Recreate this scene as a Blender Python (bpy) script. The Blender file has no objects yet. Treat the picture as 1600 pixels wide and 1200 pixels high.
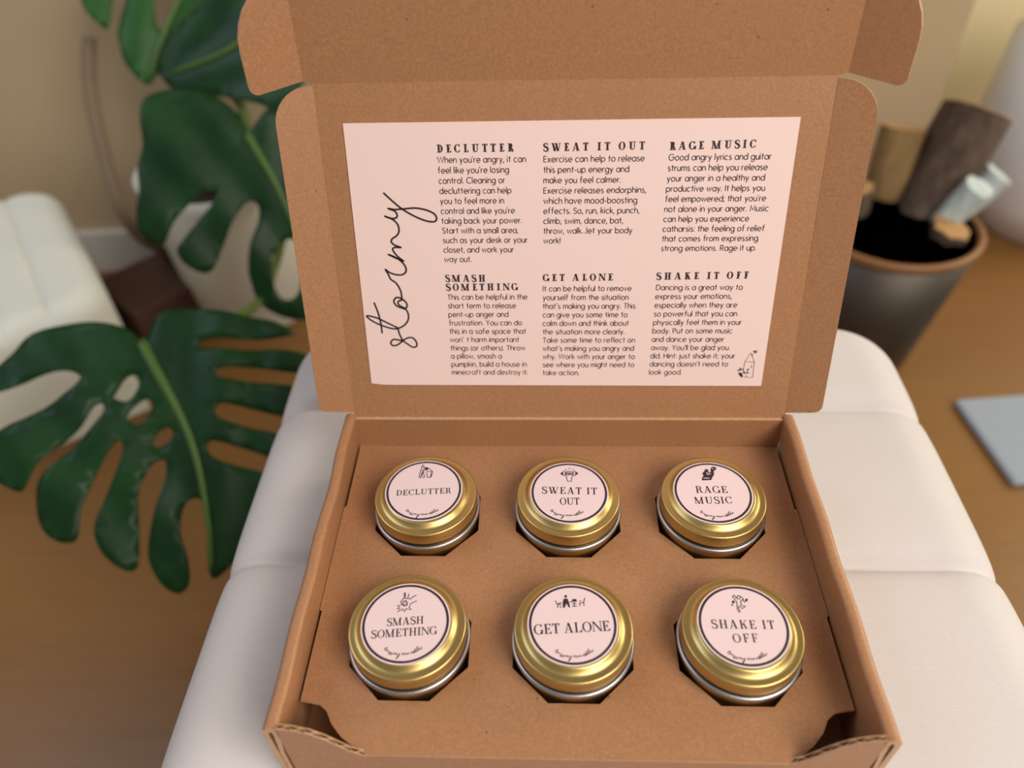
import bpy, bmesh, math, random
from mathutils import Vector, Matrix
from mathutils.geometry import delaunay_2d_cdt

SC = bpy.context.scene
COL = SC.collection
R = math.radians
PI = math.pi

# ------------------------------------------------------------------ camera
cam_data = bpy.data.cameras.new('camera')
cam = bpy.data.objects.new('camera', cam_data)
COL.objects.link(cam)
F_PX = 1211.08
cam_data.sensor_fit = 'HORIZONTAL'
cam_data.sensor_width = 36.0
cam_data.lens = F_PX / 1600.0 * 36.0
cam_data.clip_start = 0.01
cam_data.clip_end = 50
cr = Vector((0.9992, 0.0302, -0.0278)); cu = Vector((-0.0003, 0.6812, 0.7321)); cf = Vector((-0.0411, 0.7315, -0.6806))
cf.normalize(); cr = (cr - cf * cr.dot(cf)).normalized(); cu = cr.cross(cf)
m = Matrix.Identity(4)
for i in range(3):
    m[i][0] = cr[i]; m[i][1] = cu[i]; m[i][2] = -cf[i]
m[0][3], m[1][3], m[2][3] = -0.0150, -0.3546, 0.3870
cam.matrix_world = m
cam_data.dof.use_dof = True
cam_data.dof.focus_distance = 0.445
cam_data.dof.aperture_fstop = 3.7
SC.camera = cam

# ------------------------------------------------------------------ world, lamps, exposure
w = bpy.data.worlds.new('world'); SC.world = w; w.use_nodes = True
nt = w.node_tree; nt.nodes.clear()
wo = nt.nodes.new('ShaderNodeOutputWorld'); bg = nt.nodes.new('ShaderNodeBackground')
geo = nt.nodes.new('ShaderNodeTexCoord'); sep = nt.nodes.new('ShaderNodeSeparateXYZ')
ramp = nt.nodes.new('ShaderNodeValToRGB'); mp = nt.nodes.new('ShaderNodeMapRange')
mp.inputs['From Min'].default_value = -1; mp.inputs['From Max'].default_value = 1
nt.links.new(geo.outputs['Generated'], sep.inputs[0]); nt.links.new(sep.outputs['Z'], mp.inputs['Value'])
nt.links.new(mp.outputs['Result'], ramp.inputs['Fac']); nt.links.new(ramp.outputs['Color'], bg.inputs['Color'])
ramp.color_ramp.elements[0].color = (0.20, 0.13, 0.08, 1); ramp.color_ramp.elements[0].position = 0.35
ramp.color_ramp.elements[1].color = (1.0, 0.93, 0.86, 1); ramp.color_ramp.elements[1].position = 0.55
e = ramp.color_ramp.elements.new(0.85); e.color = (0.55, 0.50, 0.45, 1)
bg.inputs['Strength'].default_value = 0.38
nt.links.new(bg.outputs[0], wo.inputs['Surface'])

def area(name, loc, target, size, energy, color):
    l = bpy.data.lights.new(name, 'AREA'); l.shape = 'RECTANGLE'; l.size = size[0]; l.size_y = size[1]
    l.energy = energy; l.color = color
    o = bpy.data.objects.new(name, l); COL.objects.link(o)
    o.location = loc
    o.rotation_euler = (Vector(target) - Vector(loc)).to_track_quat('-Z', 'Y').to_euler()
    return o
area('window_light', (1.05, -1.10, 1.45), (0.0, 0.0, 0.05), (1.2, 1.2), 52, (1.0, 0.94, 0.85))
area('left_window_light', (-1.5, 0.1, 1.5), (-0.1, 0.0, 0.0), (1.2, 1.2), 15, (0.74, 0.84, 1.0))
area('back_window_light', (2.0, 0.8, 0.7), (0.3, 0.3, -0.1), (0.8, 1.0), 24, (1.0, 0.92, 0.72))

SC.view_settings.view_transform = 'Standard'
SC.view_settings.look = 'None'
SC.view_settings.gamma = 1.0
SC.view_settings.use_curve_mapping = False
SC.view_settings.exposure = -0.28

# ------------------------------------------------------------------ materials
class NT:
    def __init__(s, name):
        s.m = bpy.data.materials.new(name); s.m.use_nodes = True
        s.t = s.m.node_tree; s.t.nodes.clear()
        s.out = s.n('ShaderNodeOutputMaterial'); s.b = s.n('ShaderNodeBsdfPrincipled')
        s.l(s.b.outputs[0], s.out.inputs[0])
    def n(s, k, **kw):
        x = s.t.nodes.new(k)
        for a, v in kw.items(): setattr(x, a, v)
        return x
    def l(s, a, b): s.t.links.new(a, b)
    def coord(s, which='Object', scale=(1, 1, 1)):
        c = s.n('ShaderNodeTexCoord'); mm = s.n('ShaderNodeMapping'); mm.inputs['Scale'].default_value = scale
        s.l(c.outputs[which], mm.inputs['Vector']); return mm.outputs[0]
    def noise(s, v, scale, detail=3, rough=.55):
        x = s.n('ShaderNodeTexNoise'); x.inputs['Scale'].default_value = scale; x.inputs['Detail'].default_value = detail
        x.inputs['Roughness'].default_value = rough; s.l(v, x.inputs['Vector']); return x.outputs['Fac']
    def ramp(s, f, stops):
        x = s.n('ShaderNodeValToRGB'); e = x.color_ramp.elements
        while len(e) < len(stops): e.new(0.5)
        for k, (p_, c) in enumerate(stops):
            e[k].position = p_; e[k].color = (*c, 1) if len(c) == 3 else c
        s.l(f, x.inputs['Fac']); return x.outputs['Color']
    def mix(s, f, a, b, mode='MIX'):
        x = s.n('ShaderNodeMix', data_type='RGBA', blend_type=mode)
        for sock, v in ((x.inputs[0], f), (x.inputs[6], a), (x.inputs[7], b)):
            if isinstance(v, (int, float)): sock.default_value = v
            elif isinstance(v, tuple): sock.default_value = (*v, 1)
            else: s.l(v, sock)
        return x.outputs[2]
    def bump(s, h, strength, dist):
        x = s.n('ShaderNodeBump'); x.inputs['Strength'].default_value = strength; x.inputs['Distance'].default_value = dist
        s.l(h, x.inputs['Height']); s.l(x.outputs[0], s.b.inputs['Normal'])
    def set(s, **kw):
        for k, v in kw.items():
            k = k.replace('_', ' ')
            sock = s.b.inputs[k]
            if hasattr(v, 'is_linked'): s.l(v, sock)
            elif isinstance(v, tuple): sock.default_value = (*v, 1)
            else: sock.default_value = v
        return s

def plain(name, col, rough=.6, **kw):
    x = NT(name); x.set(Base_Color=col, Roughness=rough, **kw); return x.m

def kraft(name, base, dark=.75, light=1.22):
    x = NT(name); v = x.coord('Object')
    def k(f): return tuple(c * f for c in base)
    f1 = x.noise(v, 620, 5, .75)
    c = x.ramp(f1, [(0.30, k(dark)), (0.55, k(1.0)), (0.75, k(light))])
    f2 = x.noise(v, 42, 3)
    c = x.mix(x.ramp(f2, [(.35, (0, 0, 0)), (.7, (.35, .35, .35))]), c, k(.90))
    vo = x.n('ShaderNodeTexVoronoi'); vo.inputs['Scale'].default_value = 110; x.l(v, vo.inputs['Vector'])
    sp = x.ramp(vo.outputs['Distance'], [(0.0, (1, 1, 1)), (0.045, (1, 1, 1)), (0.085, (0, 0, 0))])
    gate = x.ramp(vo.outputs['Color'], [(0.66, (0, 0, 0)), (0.68, (1, 1, 1))])
    c = x.mix(x.mix(1.0, sp, gate, 'MULTIPLY'), c, k(.42))
    vo2 = x.n('ShaderNodeTexVoronoi'); vo2.inputs['Scale'].default_value = 230; x.l(v, vo2.inputs['Vector'])
    sp2 = x.ramp(vo2.outputs['Distance'], [(0.0, (.8, .8, .8)), (0.12, (0, 0, 0))])
    gate2 = x.ramp(vo2.outputs['Color'], [(0.72, (0, 0, 0)), (0.75, (1, 1, 1))])
    c = x.mix(x.mix(1.0, sp2, gate2, 'MULTIPLY'), c, k(1.35))
    x.set(Base_Color=c, Roughness=.40); x.b.inputs['Specular IOR Level'].default_value = .45
    x.bump(f1, .25, .0004)
    return x.m

KR = (0.42, 0.203, 0.096)
M_KRAFT = kraft('kraft_card', KR)
M_EDGE = kraft('kraft_cut_edge', (0.60, 0.36, 0.20))
M_CARD = plain('pink_card', (0.90, 0.675, 0.63), .55)
M_LABEL = plain('pink_label', (0.80, 0.61, 0.61), .42)
M_INK = plain('plum_black_ink', (0.030, 0.014, 0.018), .6)
M_INK2 = plain('dark_brown_ink', (0.060, 0.024, 0.026), .6)

def metal(name, col, rough):
    x = NT(name); v = x.coord('Object')
    f = x.noise(v, 60, 3)
    x.set(Base_Color=col, Metallic=1.0, Roughness=rough)
    x.bump(x.noise(v, 1500, 2), .04, .0002)
    return x.m
M_GOLD = metal('brushed_gold', (0.60, 0.44, 0.17), .38)
M_GOLDB = metal('gold_body', (0.36, 0.23, 0.085), .36)
M_SILVER = metal('tinplate_bead', (0.46, 0.44, 0.45), .38)

def fabric(name, col, wave=True):
    x = NT(name); v = x.coord('Object')
    f = x.noise(v, 700, 3, .6)
    c = x.mix(x.ramp(f, [(.3, (0, 0, 0)), (.7, (.6, .6, .6))]), col, tuple(q * .92 for q in col))
    x.set(Base_Color=c, Roughness=.9); x.b.inputs['Sheen Weight'].default_value = .25
    x.b.inputs['Specular IOR Level'].default_value = .15
    wv = x.n('ShaderNodeTexWave', wave_type='BANDS', bands_direction='Y'); wv.inputs['Scale'].default_value = 320
    wv.inputs['Distortion'].default_value = 1.5; wv.inputs['Detail'].default_value = 1
    x.l(v, wv.inputs['Vector'])
    ad = x.n('ShaderNodeMath', operation='ADD'); x.l(wv.outputs['Fac'], ad.inputs[0]); x.l(f, ad.inputs[1])
    x.bump(ad.outputs[0], .22, .0006)
    return x.m
M_FABRIC = fabric('blush_velvet', (0.67, 0.615, 0.60))
M_FABRIC2 = fabric('white_fabric', (0.82, 0.84, 0.76))

def leafmat(name, a, b):
    x = NT(name); v = x.coord('Object')
    f = x.noise(v, 14, 3)
    x.set(Base_Color=x.ramp(f, [(.35, a), (.65, b)]), Roughness=.42)
    x.b.inputs['Specular IOR Level'].default_value = .25
    x.bump(x.noise(v, 40, 2), .15, .004)
    return x.m
M_LEAF = leafmat('leaf_green', (0.004, 0.028, 0.007), (0.009, 0.050, 0.010))
M_LEAFB = leafmat('leaf_bright_green', (0.012, 0.070, 0.012), (0.025, 0.105, 0.018))
M_VEIN = plain('leaf_midrib', (0.06, 0.13, 0.018), .5)
M_PETIOLE = plain('petiole_green', (0.10, 0.16, 0.035), .5)
M_AERIAL = plain('aerial_root', (0.20, 0.145, 0.09), .8)

def woodfloor(name):
    x = NT(name); v = x.coord('Object')
    br = x.n('ShaderNodeTexBrick'); br.inputs['Scale'].default_value = 1.0
    br.inputs['Brick Width'].default_value = 1.1; br.inputs['Row Height'].default_value = .12
    br.inputs['Mortar Size'].default_value = .0012
    br.inputs['Color1'].default_value = (0.225, 0.100, 0.023, 1); br.inputs['Color2'].default_value = (0.215, 0.095, 0.021, 1)
    br.inputs['Mortar'].default_value = (0.19, 0.084, 0.019, 1)
    x.l(v, br.inputs['Vector'])
    v2 = x.coord('Object', (2, 22, 2)); f = x.noise(v2, 5, 5)
    c = x.mix(x.ramp(f, [(.35, (0, 0, 0)), (.7, (.7, .7, .7))]), br.outputs['Color'], (0.25, 0.118, 0.030))
    x.set(Base_Color=c, Roughness=.35)
    return x.m
M_FLOOR = woodfloor('oak_floor')
M_WALL = plain('beige_wall_paint', (0.48, 0.36, 0.22), .85)
M_WALL2 = plain('cream_lit_wall', (0.72, 0.63, 0.40), .85)  # brighter, yellower base colour stands in for window light on the far wall
M_SKIRT = plain('white_skirting_paint', (0.62, 0.60, 0.54), .5)
M_WHITEPOT = plain('white_glaze', (0.80, 0.81, 0.74), .45)
M_SOIL = plain('soil', (0.03, 0.02, 0.012), .95)
M_BROWN = plain('dark_brown_wood', (0.065, 0.024, 0.014), .55)
M_DRUM = plain('white_ceramic', (0.84, 0.86, 0.90), .3)
M_RUG = fabric('blue_grey_rug', (0.33, 0.37, 0.43))
def bark(name, a, b):
    x = NT(name); v = x.coord('Object', (1, 1, .25)); f = x.noise(v, 60, 5, .65)
    x.set(Base_Color=x.ramp(f, [(.3, a), (.7, b)]), Roughness=.9); x.bump(f, .8, .006)
    return x.m
M_BARK = bark('dark_bark', (0.045, 0.028, 0.020), (0.13, 0.085, 0.060))
M_SPLIT = bark('split_wood', (0.20, 0.12, 0.045), (0.32, 0.20, 0.08))
M_BIRCH = bark('pale_birch', (0.42, 0.50, 0.50), (0.60, 0.68, 0.68))
M_END = plain('log_end_grain', (0.45, 0.25, 0.10), .8)
M_STEEL = metal('galvanised_steel', (0.105, 0.09, 0.075), .55)
M_COPPER = plain('tan_rim_wood', (0.24, 0.105, 0.034), .5)
M_LEGWOOD = plain('beech_leg', (0.42, 0.27, 0.14), .5)

# ------------------------------------------------------------------ object helpers
LOC = {}
def empty(name, loc, label, cat, group=None):
    o = bpy.data.objects.new(name, None); COL.objects.link(o); o.location = loc
    o.empty_display_size = .02
    LOC[o.name] = Vector(loc); tag(o, label, cat, group)
    return o
def tag(o, label=None, cat=None, group=None, kind=None):
    if label: o['label'] = label
    if cat: o['category'] = cat
    if group: o['group'] = group
    if kind: o['kind'] = kind
    return o
def obj(name, vf, mats, parent=None, smooth=False, at=None):
    """vf = (verts, faces[, material indices]) in world coordinates; the mesh is stored relative to its thing's base"""
    verts, faces = vf[0], vf[1]
    off = LOC[parent.name] if parent else (Vector(at) if at else Vector((0, 0, 0)))
    me = bpy.data.meshes.new(name)
    me.from_pydata([tuple(Vector(v) - off) for v in verts], [], faces)
    if not isinstance(mats, (list, tuple)): mats = [mats]
    for k in mats: me.materials.append(k)
    if len(vf) > 2:
        for pl, k in zip(me.polygons, vf[2]): pl.material_index = k
    if smooth:
        for pl in me.polygons: pl.use_smooth = True
    bm = bmesh.new(); bm.from_mesh(me); bmesh.ops.recalc_face_normals(bm, faces=bm.faces); bm.to_mesh(me); bm.free()
    o = bpy.data.objects.new(name, me); COL.objects.link(o)
    if parent: o.parent = parent
    else: o.location = off
    LOC[o.name] = off
    return o
def bevel(o, wd, seg=2, ang=40):
    b = o.modifiers.new('bevel', 'BEVEL'); b.width = wd; b.segments = seg; b.limit_method = 'ANGLE'; b.angle_limit = R(ang)
    return o
def flat_smooth(o, ang=35):
    for pl in o.data.polygons: pl.use_smooth = True
    try: o.data.set_sharp_from_angle(angle=R(ang))
    except Exception: pass
    return o

def merge(*vfs):
    V, F, I = [], [], []
    for vf in vfs:
        n = len(V); V += list(vf[0]); F += [tuple(i + n for i in f) for f in vf[1]]
        I += list(vf[2]) if len(vf) > 2 else [0] * len(vf[1])
    return V, F, I
def box(x0, x1, y0, y1, z0, z1):
    V = [(x, y, z) for z in (z0, z1) for y in (y0, y1) for x in (x0, x1)]
    return V, [(0, 1, 3, 2), (4, 6, 7, 5), (0, 4, 5, 1), (2, 3, 7, 6), (0, 2, 6, 4), (1, 5, 7, 3)]
def inside(pt, poly):
    c = False; n = len(poly); x, y = pt
    for i in range(n):
        x1, y1 = poly[i]; x2, y2 = poly[i - 1]
        if (y1 > y) != (y2 > y) and x < (x2 - x1) * (y - y1) / (y2 - y1) + x1: c = not c
    return c
def tri(outline, holes=(), grid=0):
    V = [Vector(q) for q in outline]; n = len(V); E = [(i, (i + 1) % n) for i in range(n)]
    for h in holes:
        k = len(V); V += [Vector(q) for q in h]; E += [(k + i, k + (i + 1) % len(h)) for i in range(len(h))]
    if grid:
        xs = [q[0] for q in outline]; ys = [q[1] for q in outline]
        y = min(ys) + grid * .5; r_ = 0
        while y < max(ys):
            x = min(xs) + grid * (.5 + .5 * (r_ % 2))
            while x < max(xs):
                if inside((x, y), outline) and not any(inside((x, y), h) for h in holes): V.append(Vector((x, y)))
                x += grid
            y += grid * .87; r_ += 1
    vs, es, fs, *_ = delaunay_2d_cdt(V, E, [], 0, 1e-7)
    T = []
    for f in fs:
        cx = sum(vs[i][0] for i in f) / len(f); cy = sum(vs[i][1] for i in f) / len(f)
        if inside((cx, cy), outline) and not any(inside((cx, cy), h) for h in holes): T.append(tuple(f))
    return [(q[0], q[1]) for q in vs], T
def slab(outline, O, U, V_, N_, t, holes=()):
    """a sheet: its front face on the plane, thickness t away from N_; rim faces get material 1"""
    P, T = tri(outline, holes)
    O, U, V_, N_ = Vector(O), Vector(U), Vector(V_), Vector(N_)
    f = lambda q, d: O + U * q[0] + V_ * q[1] - N_ * d
    V = [f(q, 0) for q in P] + [f(q, t) for q in P]; n = len(P)
    F = list(T) + [tuple(i + n for i in reversed(x)) for x in T]; I = [0] * len(F)
    for loop in [outline] + list(holes):
        k = len(V); L = len(loop)
        V += [f(q, 0) for q in loop] + [f(q, t) for q in loop]
        for i in range(L):
            j = (i + 1) % L; F.append((k + i, k + j, k + L + j, k + L + i)); I.append(1)
    return V, F, I
def lathe(prof, c=(0, 0, 0), n=96, axis=None):
    V, F = [], []
    c = Vector(c)
    q = Vector((0, 0, 1)).rotation_difference(Vector(axis)) if axis else None
    for r_, z in prof:
        for k in range(n):
            a = 2 * PI * k / n
            v = Vector((r_ * math.cos(a), r_ * math.sin(a), z))
            if q: v = q @ v
            V.append(c + v)
    for i in range(len(prof) - 1):
        for k in range(n):
            j = (k + 1) % n
            F.append((i * n + k, i * n + j, (i + 1) * n + j, (i + 1) * n + k))
    F.append(tuple(range(n - 1, -1, -1))); F.append(tuple((len(prof) - 1) * n + k for k in range(n)))
    return V, F
def tube(path, rad, n=12):
    P = [Vector(q) for q in path]; V, F = [], []
    rad = rad if isinstance(rad, (list, tuple)) else [rad] * len(P)
    up = Vector((0.31, 0.2, .93))
    for i, q in enumerate(P):
        d = (P[min(i + 1, len(P) - 1)] - P[max(i - 1, 0)]).normalized()
        a = d.cross(up).normalized(); b = d.cross(a)
        for k in range(n):
            t = 2 * PI * k / n; V.append(q + (a * math.cos(t) + b * math.sin(t)) * rad[i])
    for i in range(len(P) - 1):
        for k in range(n):
            j = (k + 1) % n; F.append((i * n + k, i * n + j, (i + 1) * n + j, (i + 1) * n + k))
    F.append(tuple(range(n - 1, -1, -1))); F.append(tuple((len(P) - 1) * n + k for k in range(n)))
    return V, F
def spline(P, sub=6, closed=False):
    P = [Vector(q) for q in P]; out = []; n = len(P)
    for i in range(n - 1):
        a, b, c, d = P[max(i - 1, 0)], P[i], P[i + 1], P[min(i + 2, n - 1)]
        for s in range(sub):
            t = s / sub
            out.append(.5 * ((2 * b) + (c - a) * t + (2 * a - 5 * b + 4 * c - d) * t * t + (3 * b - a - 3 * c + d) * t ** 3))
    out.append(P[-1]); return out
def arcpts(cx, cy, rx, ry, a0, a1, n=12):
    return [(cx + rx * math.cos(R(a0 + (a1 - a0) * i / n)), cy + ry * math.sin(R(a0 + (a1 - a0) * i / n))) for i in range(n + 1)]

# ------------------------------------------------------------------ drawing ink on a plane (2D shapes -> polygons)
def ribbon(P, wd):
    """polyline -> list of quads with width(s) wd, square ends"""
    n = len(P); wd = wd if isinstance(wd, (list, tuple)) else [wd] * n
    Lf, Rt = [], []
    for i in range(n):
        x, y = P[i][0], P[i][1]
        dirs = []
        if i > 0: dirs.append((x - P[i - 1][0], y - P[i - 1][1]))
        if i < n - 1: dirs.append((P[i + 1][0] - x, P[i + 1][1] - y))
        us = []
        for dx, dy in dirs:
            l_ = math.hypot(dx, dy) or 1e-9; us.append((dx / l_, dy / l_))
        sx = sum(u[0] for u in us); sy = sum(u[1] for u in us); l_ = math.hypot(sx, sy)
        if l_ < 1e-6: sx, sy, l_ = us[0][0], us[0][1], 1
        sx /= l_; sy /= l_
        mit = 1.0
        if len(us) == 2: mit = min(1.6, 1 / max(.3, abs(sx * us[0][0] + sy * us[0][1])))
        h = wd[i] * .5 * mit
        Lf.append((x - sy * h, y + sx * h)); Rt.append((x + sy * h, y - sx * h))
    return [[Lf[i], Rt[i], Rt[i + 1], Lf[i + 1]] for i in range(n - 1)]

# --- geometric sans, x-height 1
def _sans():
    A = arcpts; G = {}
    o = A(.5, .5, .5, .5, 0, 360, 20)
    dot = lambda x, y: [(x - .1, y), (x + .1, y)]
    G['a'] = (1.0, [o, [(1, 1), (1, 0)]]); G['o'] = (1.0, [o])
    G['b'] = (1.0, [o, [(0, 1.55), (0, 0)]]); G['d'] = (1.0, [o, [(1, 1.55), (1, 0)]])
    G['c'] = (.88, [A(.5, .5, .5, .5, 48, 312, 16)])
    G['e'] = (1.0, [[(0.02, .5), (1, .5)] + A(.5, .5, .5, .5, 0, 315, 18)[1:]])
    G['f'] = (.6, [A(.52, 1.27, .28, .28, 75, 180, 6) + [(.24, 0)], [(0, .98), (.56, .98)]])
    G['g'] = (1.0, [o, [(1, 1), (1, 0)] + A(.5, 0, .5, .5, 0, -150, 12)])
    arch = lambda x0, wd: A(x0 + wd / 2, 1 - wd / 2, wd / 2, wd / 2, 180, 0, 10) + [(x0 + wd, 0)]
    G['h'] = (.84, [[(0, 1.55), (0, 0)], arch(0, .84)]); G['n'] = (.84, [[(0, 1), (0, 0)], arch(0, .84)])
    G['m'] = (1.36, [[(0, 1), (0, 0)], arch(0, .68), arch(.68, .68)])
    G['u'] = (.84, [[(0, 1)] + A(.42, .42, .42, .42, 180, 360, 10), [(.84, 1), (.84, 0)]])
    G['i'] = (.05, [[(0, 1), (0, 0)], [(0, 1.45), (0, 1.25)]])
    G['j'] = (.1, [[(.05, 1), (.05, -.25)] + A(-.2, -.25, .25, .25, 0, -80, 5), [(.05, 1.45), (.05, 1.25)]])
    G['k'] = (.72, [[(0, 1.55), (0, 0)], [(.68, 1), (.03, .42)], [(.28, .62), (.74, 0)]])
    G['l'] = (.05, [[(0, 1.55), (0, 0)]])
    G['p'] = (1.0, [o, [(0, 1), (0, -.5)]]); G['q'] = (1.0, [o, [(1, 1), (1, -.5)]])
    G['r'] = (.46, [[(0, 1), (0, 0)], A(.42, .56, .42, .42, 180, 80, 8)])
    G['s'] = (.66, [A(.33, .74, .27, .25, 40, 180, 8) + [(.2, .56), (.46, .46)] + A(.33, .25, .32, .26, 30, -150, 10)])
    G['t'] = (.55, [[(.27, 1.4), (.27, 0)], [(0, .98), (.55, .98)]])
    G['v'] = (.82, [[(0, 1), (.41, 0.03), (.82, 1)]]); G['w'] = (1.3, [[(0, 1), (.33, 0.03), (.65, .95), (.97, 0.03), (1.3, 1)]])
    G['x'] = (.8, [[(0, 1), (.8, 0)], [(.8, 1), (0, 0)]]); G['y'] = (.84, [[(0, 1), (.43, .03)], [(.84, 1), (.2, -.5)]])
    G['z'] = (.75, [[(0, .96), (.72, .96), (.02, .05), (.75, .05)]])
    H = 1.45
    G['W'] = (1.85, [[(0, H), (.46, .04), (.92, H), (1.38, .04), (1.85, H)]])
    G['C'] = (1.3, [A(.74, H / 2, .74, H / 2, 45, 315, 18)]); G['G'] = (1.48, [A(.74, H / 2, .74, H / 2, 45, 360, 18) + [(.8, H / 2)]])
    G['S'] = (.86, [A(.44, 1.08, .38, .36, 30, 200, 9) + [(.25, .82), (.6, .66)] + A(.43, .38, .42, .37, 40, -150, 11)])
    G['E'] = (.8, [[(.8, H - .05), (.02, H - .05), (.02, .05), (.8, .05)], [(0, .74), (.74, .74)]])
    G['I'] = (.08, [[(.03, H), (.03, 0)]]); G['T'] = (.95, [[(0, H - .05), (.95, H - .05)], [(.47, H), (.47, 0)]])
    G['D'] = (1.2, [[(.02, .05), (.02, H - .05), (.45, H - .05)] + A(.45, H / 2, .72, H / 2 - .05, 90, -90, 12) + [(.02, .05)]])
    G['P'] = (.9, [[(.02, 0), (.02, H - .05), (.45, H - .05)] + A(.45, 1.03, .42, .37, 90, -90, 10) + [(.02, .66)]])
    G['R'] = (.95, [G['P'][1][0], [(.45, .66), (.93, 0)]])
    G['H'] = (1.1, [[(.02, H), (.02, 0)], [(1.08, H), (1.08, 0)], [(0, .74), (1.1, .74)]])
    G['M'] = (1.45, [[(.03, 0), (.15, H), (.72, .3), (1.3, H), (1.42, 0)]])
    G['Y'] = (1.05, [[(0, H), (.52, .68), (1.05, H)], [(.52, .68), (.52, 0)]])
    G['.'] = (.1, [[(.03, .2), (.03, 0)]]); G[','] = (.12, [[(.08, .2), (-.02, -.25)]])
    G["'"] = (.1, [[(.05, 1.5), (.03, 1.15)]]); G['`'] = (.3, [[(.05, 1.5), (.0, 1.15)]])
    G['-'] = (.5, [[(0, .52), (.5, .52)]]); G['!'] = (.1, [[(.03, 1.5), (.03, .42)], [(.03, .2), (.03, 0)]])
    G['('] = (.25, [A(.62, .52, .6, 1.0, 130, 230, 8)]); G[')'] = (.25, [A(-.37, .52, .6, 1.0, 50, -50, 8)])
    G[';'] = (.12, [[(.06, 1), (.06, .8)], [(.08, .2), (-.02, -.25)]]); G[':'] = (.1, [[(.03, 1), (.03, .8)], [(.03, .2), (.03, 0)]])
    G[' '] = (.32, [])
    return G
SANS = _sans()
def sans_width(s, track):
    return sum(SANS[c][0] + track for c in s) - track
def sans_line(s, x, y, size, track, sx, weight=.19):
    out = []
    for c in s:
        adv, strokes = SANS[c]
        for st in strokes:
            out += ribbon([(x + q[0] * size * sx, y + q[1] * size) for q in st], weight * size)
        x += (adv + track) * size * sx
    return out

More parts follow.
